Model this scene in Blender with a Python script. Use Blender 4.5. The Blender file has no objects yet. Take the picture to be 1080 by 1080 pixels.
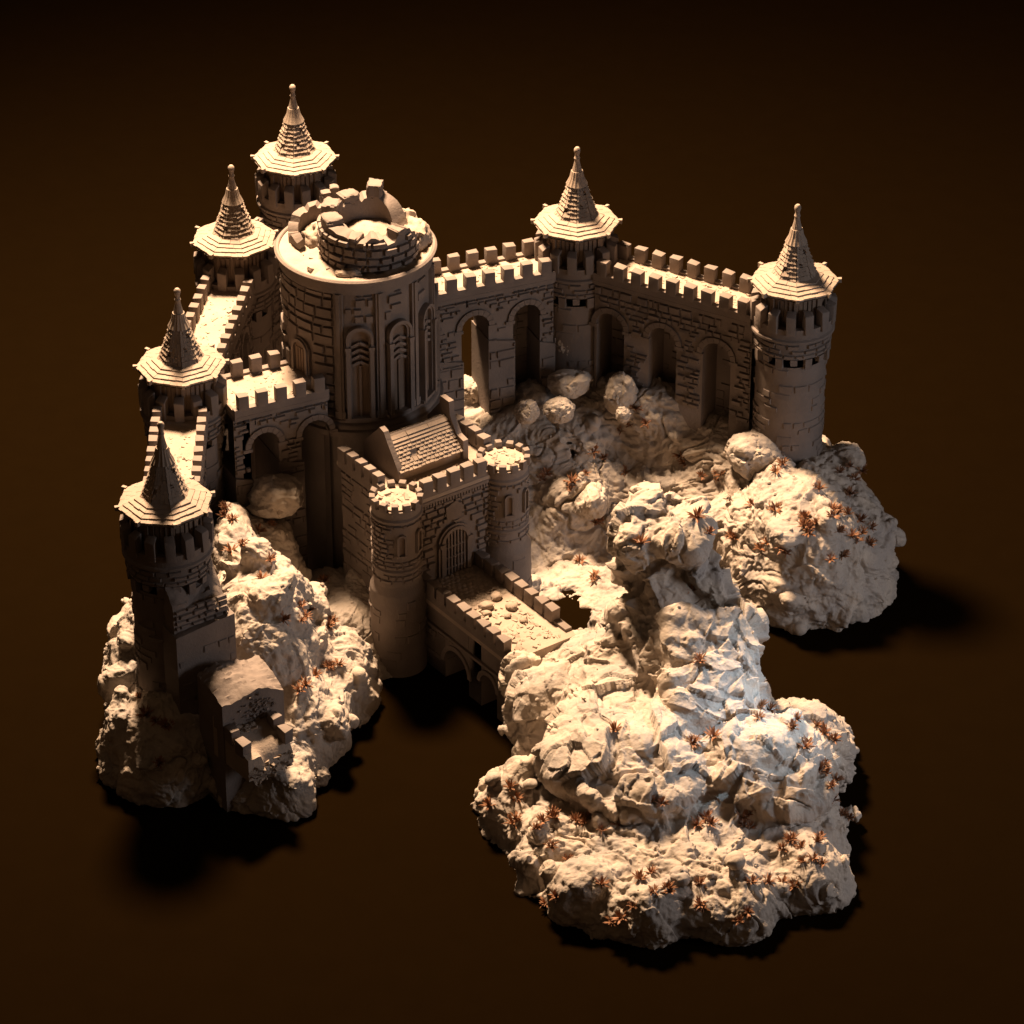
import bpy, bmesh, math, random
import numpy as np
from mathutils import Vector, Matrix
from mathutils.bvhtree import BVHTree

random.seed(7)
R = math.radians
scene = bpy.context.scene
col = scene.collection

# ------------------------------------------------------------------ camera
PITCH, DIST, FOC = R(32), 39.0, 3900.0
CAM = Vector((0, -DIST*math.cos(PITCH), DIST*math.sin(PITCH)))
cd = bpy.data.cameras.new('camera'); cam = bpy.data.objects.new('camera', cd); col.objects.link(cam)
cam.location = CAM; cam.rotation_euler = (R(90)-PITCH, 0, 0)
cd.sensor_width = 36; cd.lens = 36*FOC/1080; cd.clip_start = 1; cd.clip_end = 600
scene.camera = cam

def ray(px, py):
    u, v = (px-540)/FOC, -(py-540)/FOC
    return Vector((u, math.cos(PITCH)+v*math.sin(PITCH), -math.sin(PITCH)+v*math.cos(PITCH)))
def at(px, py, z):                      # point of the photograph's sight line at height z
    d = ray(px, py); t = (z-CAM.z)/d.z
    return CAM + d*t

# ------------------------------------------------------------------ object helpers
def tag(o, label=None, cat=None, group=None, kind=None):
    if label: o['label'] = label
    if cat: o['category'] = cat
    if group: o['group'] = group
    if kind: o['kind'] = kind
    return o
def empty(name, loc, rz=0):
    o = bpy.data.objects.new(name, None); o.empty_display_size = .1
    col.objects.link(o); o.location = loc; o.rotation_euler = (0, 0, rz); return o
def link(name, me, parent=None, M=None):
    o = bpy.data.objects.new(name, me); col.objects.link(o)
    if parent is not None: o.parent = parent
    if M is not None: o.matrix_local = M
    return o
def copy_tree(o, parent=None):
    kids = [c for c in o.children]
    c = o.copy(); col.objects.link(c)
    c.parent = parent
    for k in kids: copy_tree(k, c)
    return c

class MB:
    def __init__(s): s.v = []; s.f = []
    def add(s, vs, fs):
        n = len(s.v); s.v += [tuple(p) for p in vs]; s.f += [tuple(i+n for i in f) for f in fs]
    def quad(s, a, b, c, d): s.add([a, b, c, d], [(0, 1, 2, 3)])
    def box(s, x0, x1, y0, y1, z0, z1, M=None, jit=0):
        vs = [Vector((x, y, z)) for z in (z0, z1) for y in (y0, y1) for x in (x0, x1)]
        if jit: vs = [p+Vector((random.uniform(-jit, jit) for _ in range(3))) for p in vs]
        if M is not None: vs = [M@p for p in vs]
        s.add(vs, [(0, 2, 3, 1), (4, 5, 7, 6), (0, 1, 5, 4), (1, 3, 7, 5), (3, 2, 6, 7), (2, 0, 4, 6)])
    def lathe(s, prof, seg=64, c=(0, 0), a0=0, a1=2*math.pi, cap=False, M=None):
        full = abs(a1-a0-2*math.pi) < 1e-6
        n = seg if full else seg+1
        vs = []
        for r, z in prof:
            for i in range(n):
                a = a0+(a1-a0)*i/seg
                p = Vector((c[0]+r*math.cos(a), c[1]+r*math.sin(a), z))
                vs.append(M@p if M is not None else p)
        fs = []
        for j in range(len(prof)-1):
            for i in range(seg):
                k = (i+1) % n
                fs.append((j*n+i, j*n+k, (j+1)*n+k, (j+1)*n+i))
        if cap: fs.append(tuple((len(prof)-1)*n+i for i in range(n)))
        s.add(vs, fs)
    def prism(s, pts, y0, y1, M=None):            # outline in x,z extruded in y
        n = len(pts)
        vs = [Vector((x, y0, z)) for x, z in pts]+[Vector((x, y1, z)) for x, z in pts]
        if M is not None: vs = [M@p for p in vs]
        s.add(vs, [tuple(range(n)), tuple(range(2*n-1, n-1, -1))]+[(i, i+n, (i+1) % n+n, (i+1) % n) for i in range(n)])
    def stones(s, P, N, u0, u1, v0, v1, ch=.07, cw=.12, d=.012, gap=.010, ok=None, miss=.06, sub=1):
        v = v0
        while v < v1-.02:
            h = min(ch*random.uniform(.8, 1.25), v1-v)
            if v1-v-h < .03: h = v1-v
            u = u0-random.uniform(0, cw*.7)
            while u < u1:
                w = cw*random.uniform(.6, 1.5)
                a, b = max(u, u0), min(u+w, u1)
                if u1-b < .03: b = u1; w = u1-u+1e-6
                u += w
                if b-a < .03 or random.random() < miss: continue
                g = gap*.62; dd = d*random.uniform(1.0, 1.95)
                jj = lambda: random.uniform(-.25, .25)*gap
                cs = [(a+g+jj(), v+g+jj()), (b-g+jj(), v+g+jj()), (b-g+jj(), v+h-g+jj()), (a+g+jj(), v+h-g+jj())]
                if ok is not None and not all(ok(*c) for c in cs): continue
                m = max(1, int(math.ceil((b-a)/.07))) if sub else 1
                e = min(.007, (b-a)*.12)
                def rowp(k, hgt, ins):
                    out = []
                    for i in range(m+1):
                        t = i/m
                        if k == 0: q = (cs[0][0]*(1-t)+cs[1][0]*t, cs[0][1]*(1-t)+cs[1][1]*t)
                        else: q = (cs[3][0]*(1-t)+cs[2][0]*t, cs[3][1]*(1-t)+cs[2][1]*t)
                        q = (q[0]+ins*(1-2*t), q[1]+(ins if k == 0 else -ins))
                        out.append(Vector(P(*q))+Vector(N(*q))*hgt)
                    return out
                tl = random.uniform(-.004, .004)
                o0, o1, i0, i1 = rowp(0, -.004, 0), rowp(1, -.004, 0), rowp(0, dd+tl, e), rowp(1, dd-tl, e)
                n = m+1; fs = []
                for i in range(m):
                    fs += [(i, i+1, 2*n+i+1, 2*n+i), (2*n+i, 2*n+i+1, 3*n+i+1, 3*n+i), (3*n+i, 3*n+i+1, n+i+1, n+i)]
                fs += [(0, 2*n, 3*n, n), (m, n+m, 3*n+m, 2*n+m)]
                s.add(o0+o1+i0+i1, fs)
            v += h
    def mesh(s, name, mat, ang=38):
        me = bpy.data.meshes.new(name); me.from_pydata(s.v, [], s.f); me.validate()
        me.materials.append(mat); me.update()
        bm = bmesh.new(); bm.from_mesh(me); bmesh.ops.remove_doubles(bm, verts=bm.verts, dist=1e-5)
        bmesh.ops.recalc_face_normals(bm, faces=bm.faces); bm.to_mesh(me); bm.free()
        me.shade_smooth(); me.set_sharp_from_angle(angle=R(ang)); return me
    def build(s, name, mat, parent=None, M=None, ang=38): return link(name, s.mesh(name, mat, ang), parent, M)

# ------------------------------------------------------------------ materials
def material(name, base, var=.12, bump=.35, scale=30, rough=.75, pits=0, spec=.3, tint=None):
    m = bpy.data.materials.new(name); m.use_nodes = True; nt = m.node_tree; N, L = nt.nodes, nt.links
    b = N['Principled BSDF']; b.inputs['Roughness'].default_value = rough
    b.inputs['Specular IOR Level'].default_value = spec
    tc = N.new('ShaderNodeTexCoord')
    n1 = N.new('ShaderNodeTexNoise'); n1.inputs['Scale'].default_value = 3.1; n1.inputs['Detail'].default_value = 6
    L.new(tc.outputs['Object'], n1.inputs['Vector'])
    mx = N.new('ShaderNodeMix'); mx.data_type = 'RGBA'
    lo = [c*(1-var) for c in base]; hi = [min(1, c*(1+var)) for c in (tint or base)]
    mx.inputs['A'].default_value = (*lo, 1); mx.inputs['B'].default_value = (*hi, 1)
    rp = N.new('ShaderNodeMapRange'); rp.inputs['From Min'].default_value = .32; rp.inputs['From Max'].default_value = .68
    L.new(n1.outputs['Fac'], rp.inputs['Value']); L.new(rp.outputs['Result'], mx.inputs['Factor'])
    L.new(mx.outputs['Result'], b.inputs['Base Color'])
    n2 = N.new('ShaderNodeTexNoise'); n2.inputs['Scale'].default_value = scale; n2.inputs['Detail'].default_value = 8
    n2.inputs['Roughness'].default_value = .62; L.new(tc.outputs['Object'], n2.inputs['Vector'])
    h = n2.outputs['Fac']
    if pits:
        v = N.new('ShaderNodeTexVoronoi'); v.inputs['Scale'].default_value = scale*.7; L.new(tc.outputs['Object'], v.inputs['Vector'])
        r2 = N.new('ShaderNodeMapRange'); r2.inputs['From Min'].default_value = .0; r2.inputs['From Max'].default_value = .28
        r2.inputs['To Min'].default_value = -pits; r2.inputs['To Max'].default_value = 0; L.new(v.outputs['Distance'], r2.inputs['Value'])
        ad = N.new('ShaderNodeMath'); ad.operation = 'ADD'; L.new(h, ad.inputs[0]); L.new(r2.outputs['Result'], ad.inputs[1]); h = ad.outputs[0]
    bp = N.new('ShaderNodeBump'); bp.inputs['Strength'].default_value = bump; bp.inputs['Distance'].default_value = .02
    L.new(h, bp.inputs['Height']); L.new(bp.outputs['Normal'], b.inputs['Normal'])
    return m
M_STONE = material('castle_stone', (.170, .138, .120), .16, .30, 34, pits=.25)
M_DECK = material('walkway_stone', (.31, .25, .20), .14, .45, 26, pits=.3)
M_TILE = material('roof_tile', (.27, .215, .172), .14, .2, 40)
M_DARK = material('dark_timber', (.16, .115, .085), .15, .3, 30)
M_ROCK = material('pale_rock', (.37, .33, .30), .22, .55, 24, pits=.4, tint=(.36, .305, .25))
M_PLANT = material('rust_plant', (.25, .12, .062), .25, .1, 20, rough=.6)
M_FLOOR = material('dark_floor', (.0055, .0029, .0008), .03, .02, 3, rough=1, spec=0)

# ------------------------------------------------------------------ numpy noise
def _h(ix, iy, iz, s):
    n = (ix.astype(np.int64)*374761393+iy.astype(np.int64)*668265263+iz.astype(np.int64)*1274126177+s*982451653) & 0xffffffff
    n = ((n ^ (n >> 13))*1274126177) & 0xffffffff
    n = ((n ^ (n >> 16))*2246822519) & 0xffffffff
    return ((n ^ (n >> 15)) & 0xffffff)/float(0x1000000)
def vnoise(p, s=0):
    i = np.floor(p).astype(np.int64); f = p-i; f = f*f*f*(f*(f*6-15)+10); r = 0
    for dx in (0, 1):
        for dy in (0, 1):
            for dz in (0, 1):
                w = (f[:, 0] if dx else 1-f[:, 0])*(f[:, 1] if dy else 1-f[:, 1])*(f[:, 2] if dz else 1-f[:, 2])
                r = r+w*_h(i[:, 0]+dx, i[:, 1]+dy, i[:, 2]+dz, s)
    return r*2-1
def fbm(p, o=4, s=0, g=.5):
    a = 1.; r = 0
    for k in range(o): r = r+a*vnoise(p*(2.03**k)+17.3*k, s+k); a *= g
    return r
def voro(p, s=0, jit=.9):
    i = np.floor(p).astype(np.int64)
    f1 = np.full(len(p), 9.); f2 = f1.copy(); vec = np.zeros_like(p); cid = np.zeros((len(p), 3))
    for dx in (-1, 0, 1):
        for dy in (-1, 0, 1):
            for dz in (-1, 0, 1):
                c = i+np.array((dx, dy, dz))
                hx, hy, hz = (_h(c[:, 0], c[:, 1], c[:, 2], s+k) for k in (11, 12, 13))
                q = c+.5+jit*(np.stack((hx, hy, hz), 1)-.5)-p
                d = np.sqrt((q*q).sum(1)); m = d < f1
                f2 = np.where(m, f1, np.minimum(f2, d)); f1 = np.where(m, d, f1)
                vec[m] = q[m]; cid[m] = c[m]
    return f1, f2, vec, cid
def warp(p, a, f, s): return p+a*np.stack([fbm(p*f+31*k, 3, s+5*k) for k in range(3)], 1)
def lumps(p, s):                        # rounded knobs parted by creases
    f1, f2, _, c = voro(p, s)
    return np.sqrt(np.clip(1-(f1/.95)**2, 0, 1))-.62-.35*np.exp(-(f2-f1)/.06)*.5
def shards(p, s, k=.55):                # tilted flat flakes with steps between them
    f1, f2, v, c = voro(p, s)
    n = np.stack([_h(c[:, 0], c[:, 1], c[:, 2], s+40+q)*2-1 for q in range(3)], 1)
    return k*(v*n).sum(1)+.6*(_h(c[:, 0], c[:, 1], c[:, 2], s+50)-.5)

def surface_nets(f, lo, h):
    nx, ny, nz = f.shape; ins = f < 0
    c = [ins[dx:nx-1+dx, dy:ny-1+dy, dz:nz-1+dz] for dx in (0, 1) for dy in (0, 1) for dz in (0, 1)]
    cnt = sum(x.astype(np.int8) for x in c); act = (cnt > 0) & (cnt < 8)
    idx = -np.ones(act.shape, np.int64); cells = np.argwhere(act); idx[act] = np.arange(len(cells))
    acc = np.zeros((len(cells), 3)); num = np.zeros(len(cells))
    cor = [(dx, dy, dz) for dx in (0, 1) for dy in (0, 1) for dz in (0, 1)]
    for a in cor:
        for ax in range(3):
            if a[ax]: continue
            b = list(a); b[ax] = 1
            fa = f[cells[:, 0]+a[0], cells[:, 1]+a[1], cells[:, 2]+a[2]]; fb = f[cells[:, 0]+b[0], cells[:, 1]+b[1], cells[:, 2]+b[2]]
            m = (fa < 0) != (fb < 0); t = np.where(m, fa/np.where(m, fa-fb, 1), 0)
            pt = np.tile(np.array(a, float), (len(cells), 1)); pt[:, ax] = t
            acc[m] += pt[m]; num[m] += 1
    verts = (cells+acc/num[:, None])*h+lo
    faces = []
    for ax in range(3):
        sl0 = [slice(None)]*3; sl1 = [slice(None)]*3
        sl0[ax] = slice(0, -1); sl1[ax] = slice(1, None)
        A, B = ins[tuple(sl0)], ins[tuple(sl1)]
        e = np.argwhere(A != B); o1, o2 = [(1, 2), (2, 0), (0, 1)][ax]
        e = e[(e[:, o1] > 0) & (e[:, o2] > 0) & (e[:, o1] < f.shape[o1]-1) & (e[:, o2] < f.shape[o2]-1)]
        def g(d1, d2):
            q = e.copy(); q[:, o1] -= d1; q[:, o2] -= d2; return idx[q[:, 0], q[:, 1], q[:, 2]]
        q = np.stack((g(1, 1), g(0, 1), g(0, 0), g(1, 0)), 1)
        fl = ~A[e[:, 0], e[:, 1], e[:, 2]]; q[fl] = q[fl][:, ::-1]; faces.append(q)
    return verts, np.concatenate(faces)
def sd_ell(p, c, r):
    q = (p-np.array(c))/np.array(r); k0 = np.sqrt((q*q).sum(1))+1e-9
    q2 = (p-np.array(c))/np.array(r)**2; return k0*(k0-1)/(np.sqrt((q2*q2).sum(1))+1e-9)
def sd_cone(p, a, b, ra, rb):
    a, b = np.array(a, float), np.array(b, float); ab = b-a
    t = np.clip(((p-a)@ab)/(ab@ab), 0, 1); return np.sqrt(((p-a-t[:, None]*ab)**2).sum(1))-(ra+(rb-ra)*t)
def sd_box(p, c, hs, rot):
    M = np.array(Matrix.Rotation(rot[2], 3, 'Z')@Matrix.Rotation(rot[1], 3, 'Y')@Matrix.Rotation(rot[0], 3, 'X'))
    q = np.abs((p-np.array(c))@M)-np.array(hs)+.05; return np.sqrt((np.maximum(q, 0)**2).sum(1))+np.minimum(q.max(1), 0)-.05
def smin(a, b, k): h = np.clip(.5+.5*(b-a)/k, 0, 1); return b*(1-h)+a*h-k*h*(1-h)

ROCKS = []
def pile(g, d, n, rad, seed, keep, shape, lo, h):
    """half buried crags and boulders set into the surface of a rock, hard creases where they meet"""
    rnd = np.random.RandomState(seed); cand = g[(np.abs(d) < .05) & (g[:, 2] > .03)]
    if keep is not None: cand = cand[keep(cand)]
    cand = cand[rnd.permutation(len(cand))]; got = []
    for c in cand:
        r = rad[0]+(rad[1]-rad[0])*rnd.rand()**1.8
        if all(np.linalg.norm(c-q[0]) > .62*(r+q[1]) for q in got): got.append((c, r))
        if len(got) >= n: break
    flag = rnd.rand(len(got)) < .2; order = [k for k in range(len(got)) if flag[k]]+[k for k in range(len(got)) if not flag[k]]
    for k in order:
        c, r = got[k]
        i0 = np.maximum(((c-r*1.7-lo)/h).astype(int), 0); i1 = np.minimum(((c+r*1.7-lo)/h).astype(int)+2, shape)
        ax = [np.arange(i0[q], i1[q]) for q in range(3)]
        m = ((ax[0][:, None, None]*shape[1]+ax[1][None, :, None])*shape[2]+ax[2][None, None, :]).ravel()
        p = g[m]-c; q, _ = np.linalg.qr(rnd.randn(3, 3)); p = p@q; rr = r*np.array([.75+.55*rnd.rand(), .7+.4*rnd.rand(), .65+.35*rnd.rand()])
        e = sd_ell(p, (0, 0, 0), rr)
        for _ in range(5):
            nv = rnd.randn(3); nv /= np.linalg.norm(nv); e = -smin(-e, -(p@nv-r*(.45+.35*rnd.rand())), .035)
        if flag[k]: d[m] = -smin(-d[m], e+.25*r, .03)      # a hollow where a block has fallen out
        else: d[m] = smin(d[m], e+.2*r, .025)
    return d
def rock(name, prims, lo, hi, disp, macro, mat, loc, h=.046, levels=2, k=.12, crag=(60, (.10, .30), 1), keep=None):
    lo = np.array(lo, float); n = [int((hi[i]-lo[i])/h)+2 for i in range(3)]
    g = np.stack(np.meshgrid(*[lo[i]+h*np.arange(n[i]) for i in range(3)], indexing='ij'), -1).reshape(-1, 3)
    d = np.full(len(g), 9.)
    for pr in prims:
        if pr[0] == 'b': d = smin(d, sd_box(g, *pr[1:4]), pr[4])
        else: d = smin(d, sd_ell(g, pr[1], pr[2]) if pr[0] == 'e' else sd_cone(g, *pr[1:]), pr[3] if pr[0] == 'e' and len(pr) > 3 else k)
    near = np.abs(d) < .6
    d[near] = d[near]-macro(g[near])
    d = pile(g, d, crag[0], crag[1], crag[2], keep, n, lo, h)
    d = np.maximum(d, -.03-g[:, 2])
    v, q = surface_nets(d.reshape(n), lo, h)
    me = bpy.data.meshes.new(name); me.from_pydata(v.tolist(), [], q.tolist()); me.update()
    tmp = bpy.data.objects.new('tmp', me); col.objects.link(tmp)
    s = tmp.modifiers.new('s', 'SUBSURF'); s.levels = levels; s.subdivision_type = 'CATMULL_CLARK'
    dg = bpy.context.evaluated_depsgraph_get()
    m2 = bpy.data.meshes.new_from_object(tmp.evaluated_get(dg)); bpy.data.objects.remove(tmp); bpy.data.meshes.remove(me)
    nv = len(m2.vertices); co = np.empty(nv*3, np.float32); m2.vertices.foreach_get('co', co); co = co.reshape(-1, 3).astype(float)
    no = np.empty(nv*3, np.float32); m2.vertex_normals.foreach_get('vector', no); no = no.reshape(-1, 3)
    co = co+no*disp(co, no)[:, None]
    co[:, 2] = np.where(co[:, 2] < .004, np.minimum(co[:, 2], -.01), co[:, 2])
    m2.name = name; m2.vertices.foreach_set('co', (co-np.array(loc)).astype(np.float32).ravel()); m2.update()
    m2.materials.clear(); m2.materials.append(mat); m2.shade_smooth()
    o = link(name, m2); o.location = loc
    ROCKS.append(BVHTree.FromPolygons((co).tolist(), [tuple(p.vertices) for p in m2.polygons]))
    return o
def pitted(p, s, amt=.03, f=9, cover=.25):
    f1, f2, _, c = voro(p*f, s); on = (vnoise(p*2.3, s+3) > cover) & (_h(c[:, 0], c[:, 1], c[:, 2], s+9) > .45)
    return -amt*on*np.clip(1-f1/.33, 0, 1)**.6

def fissure(p, s, f, w, cover):          # thin winding cracks, only where the mask lets them
    return np.exp(-(fbm(p*f, 3, s)/w)**2)*np.clip((vnoise(p*1.3, s+7)-cover)*4, 0, 1)
def disp_lumpy(s):
    def f(p, n):
        w = warp(p, .16, 1.3, s)
        d = .030*lumps(w*2.0, s+1)+.040*fbm(w*2.6, 4, s+3)+.045*shards(w*2.8, s+15)+.020*shards(w*6.5, s+16)+.022*lumps(w*4.2, s+2)*np.clip(vnoise(p*1.5, s+8)*3+.4, 0, 1)+.016*fbm(w*8, 4, s+5, .6)
        d -= .05*fissure(w, s+4, 1.7, .045, -.05)+.025*fissure(w, s+11, 3.4, .07, .1)
        d += .015*lumps(p*8, s+6)*np.clip(vnoise(p*1.9, s+13)*3-.3, 0, 1)+.005*fbm(p*19, 2, s+14)
        return d+pitted(p, s+7, .030, 9, .2)
    return f
def disp_front(s):
    lum = disp_lumpy(s)
    def f(p, n):
        a = lum(p, n)
        w = warp(p, .14, 1.6, s+20)
        b = .24*shards(w*1.5, s+21)+.10*shards(w*3.4, s+22)+.032*shards(w*8, s+23)+.020*(1-2*np.abs(fbm(w*3.5, 2, s+27)))+.006*fbm(p*15, 3, s+24)+pitted(p, s+25, .03, 9, .35)
        up = np.clip((p[:, 2]-.48-.2*fbm(p*1.3, 2, s+26))/.12, 0, 1)
        return a*(1-up)+b*up
    return f

# ------------------------------------------------------------------ ground
gm = MB(); gm.quad((-150, -60, 0), (150, -60, 0), (150, 160, 0), (-150, 160, 0))
tag(gm.build('ground', M_FLOOR), kind='structure')

# ------------------------------------------------------------------ layout
ZL, ZR, ZK = 2.40, 2.75, 3.55
T1 = at(174, 527, ZL+.42); T2 = at(191, 383, ZL+.42); T3 = at(247, 250, ZL+.42); T4 = at(311, 164.5, ZL+.75)
T5 = at(608, 232, ZR+.42); T6 = at(838, 294, ZR+.42)
KEEP = at(375, 258, ZK)
G1 = at(417.5, 515, 2.02); G2 = at(531, 473, 2.02)

# ------------------------------------------------------------------ rocks
def mac(s, a=.09, b=.16):                # big rounded boulders fused together
    return lambda g: a*fbm(g*1.3, 2, s)+b*(lumps(warp(g, .12, 1.2, s+2)*1.15, s+3)+.25)+.05*lumps(warp(g, .1, 2, s+6)*2.4, s+7)
rl = rock('rock_outcrop', [
    ('e', (-2.4, -3.5, .25), (.62, 1.05, 1.32)), ('e', (-3.25, -4.5, .2), (.56, .8, .66)), ('e', (-3.45, -3.7, .25), (.44, .7, 1.12)),
    ('e', (-1.75, -3.45, .1), (.40, .55, .56)), ('e', (-2.05, -4.2, .05), (.44, .62, .70)), ('e', (-2.2, -4.85, 0), (.32, .42, .46)), ('e', (-2.45, -5.1, 0), (.34, .28, .36)),
    ('e', (-1.75, -2.3, 0), (.8, .9, .55)), ('e', (-2.72, -2.5, .4), (.34, .75, 1.18)), ('e', (-2.18, -5.2, .05), (.24, .22, .38)), ('e', (-2.38, -2.2, .3), (.34, .3, .95)), ('c', (-2.28, -5.1, .3), (-2.22, -5.46, 0), .18, .04)],
    (-4.6, -6.1, -.15), (-.6, 1.0, 2.4), disp_lumpy(3), mac(5, .08, .07), M_ROCK, (-2.5, -3.8, 0), crag=(85, (.10, .34), 11), keep=lambda c: c[:, 1] < -1.9)
tag(rl, 'pale lumpy rock outcrop under the left towers, with a broken wall stump at its foot', 'rock outcrop')
rr = rock('rock_outcrop', [
    ('e', (2.95, -1.2, .42), (.88, 1.02, .84)), ('b', (.75, -.12, .42), (1.35, 1.0, .4), (R(44), 0, R(-6)), .15), ('e', (.85, -1.3, -.14), (.95, .6, .29), .15), ('e', (1.25, -2.1, -.14), (.45, .6, .30), .1), ('e', (2.05, -.55, .1), (.85, .62, .80)), ('c', (1.0, .36, .86), (2.3, -.40, .84), .40, .40), ('e', (1.55, -.15, .9), (.3, .25, .6)), 
    ('e', (.2, .0, .3), (1.2, .6, 1.0)), ('e', (1.45, -.55, .1), (.36, .40, .70)), ('e', (.62, -.55, .3), (.3, .3, .48)), ('e', (3.35, -1.35, .1), (.48, .7, .58)), ('e', (2.1, -1.2, .1), (.36, .32, .72))],
    (-1.3, -3.7, -.15), (4.5, 1.0, 2.1), disp_lumpy(41), mac(43, .08, .07), M_ROCK, (2.0, -1.0, 0), crag=(125, (.08, .28), 23), keep=lambda c: (c[:, 1] < .3))
tag(rr, 'broad boulder hill carrying the right hand arcade and its end tower', 'rock outcrop')
rf = rock('rock_outcrop', [
    ('e', (1.55, -5.65, 0), (1.58, 1.48, .62)), ('e', (1.10, -5.25, .68), (.82, 1.0, .34), .04), ('e', (.95, -4.5, .4), (.6, .7, .62), .1), ('e', (2.3, -5.4, .52), (.72, .75, .44), .06),
    ('b', (1.80, -4.55, .75), (.40, .62, .55), (R(34), R(6), R(8)), .06), ('b', (1.70, -4.0, 1.25), (.34, .55, .42), (R(40), R(-6), R(10)), .05), ('b', (1.46, -3.60, 1.96), (.34, .36, .34), (R(20), R(6), R(-10)), .05),
    ('b', (1.30, -4.05, .95), (.15, .42, .50), (R(36), R(-16), R(14)), .03), ('b', (1.02, -4.1, .72), (.16, .30, .42), (R(34), R(-24), R(22)), .03), ('b', (1.42, -3.75, 1.2), (.14, .3, .5), (R(36), R(-8), R(4)), .03), ('e', (2.05, -4.35, .5), (.34, .5, .6), .08), ('e', (1.55, -4.0, .4), (.5, .6, .7), .1),
    ('e', (1.15, -6.98, .12), (.36, .34, .36), .03), ('e', (.75, -6.75, .1), (.4, .4, .36), .05), ('e', (.1, -5.4, .08), (.44, .44, .42)), ('e', (.72, -3.80, .48), (.48, .44, .44)), ('e', (.36, -4.40, .48), (.40, .34, .46)), ('e', (.10, -4.0, .36), (.16, .15, .44)),
    ('e', (2.7, -6.4, .1), (.40, .40, .36)), ('e', (1.95, -6.88, .1), (.42, .38, .34)), ('e', (2.8, -4.6, .15), (.42, .65, .5)), ('e', (.55, -6.0, .1), (.46, .46, .38)), ('c', (.35, -6.1, .25), (.08, -6.48, 0), .2, .05)],
    (-.9, -7.9, -.15), (4.0, -2.4, 2.8), disp_front(81), mac(83, .05, .05), M_ROCK, (1.5, -5.2, 0), crag=(80, (.08, .21), 37), keep=lambda c: (c[:, 2] < .55) & (c[:, 1] < -4.4))
tag(rf, 'bright front rock with a tall crumpled crest and flaky plateau where the bridge ends', 'rock outcrop')

# ------------------------------------------------------------------ merlon meshes
def merlon_mesh(w, t, h, slope=0, seed=0):
    rnd = random.Random(seed); bm = bmesh.new()
    vs = []
    for z in (0, 1):
        for y in (-1, 1):
            for x in (-1, 1):
                j = lambda a: rnd.uniform(-a, a)
                vs.append(bm.verts.new((x*w/2+j(.006), y*t/2+j(.005), (h+y*slope+j(.010)) if z else 0)))
    for f in [(0, 2, 3, 1), (4, 5, 7, 6), (0, 1, 5, 4), (1, 3, 7, 5), (3, 2, 6, 7), (2, 0, 4, 6)]: bm.faces.new([vs[i] for i in f])
    bmesh.ops.bevel(bm, geom=[e for e in bm.edges], offset=.008, segments=2, affect='EDGES', profile=.6)
    me = bpy.data.meshes.new('merlon'); bm.to_mesh(me); bm.free(); me.materials.append(M_STONE); me.shade_smooth(); me.set_sharp_from_angle(angle=R(50)); return me
MER = [merlon_mesh(.115, .085, .165, 0, s) for s in range(5)]
MER_T = [merlon_mesh(.092, .088, .225, -.016, s+9) for s in range(4)]
MER_G = [merlon_mesh(.072, .055, .09, .004, s+19) for s in range(4)]
MER_B = [merlon_mesh(.125, .095, .15, 0, s+29) for s in range(4)]
def put(pool, parent, x, y, z, rz, name='merlon'):
    return link(name, random.choice(pool), parent, Matrix.Translation((x, y, z))@Matrix.Rotation(rz, 4, 'Z'))
def flakes(mb, u0, u1, v0, v1, z, n, r=(.012, .045)):
    for _ in range(n):
        M = Matrix.Translation((random.uniform(u0, u1), random.uniform(v0, v1), z))@Matrix.Rotation(random.uniform(0, 7), 4, 'Z')@Matrix.Rotation(random.uniform(-.35, .35), 4, 'X')@Matrix.Rotation(random.uniform(-.35, .35), 4, 'Y')
        a, b = random.uniform(*r), random.uniform(*r)*.8; c = min(a, b)*random.uniform(.35, .9)
        mb.box(-a, a, -b, b, -c, c*.8, M, jit=.35*min(a, b))

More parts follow.
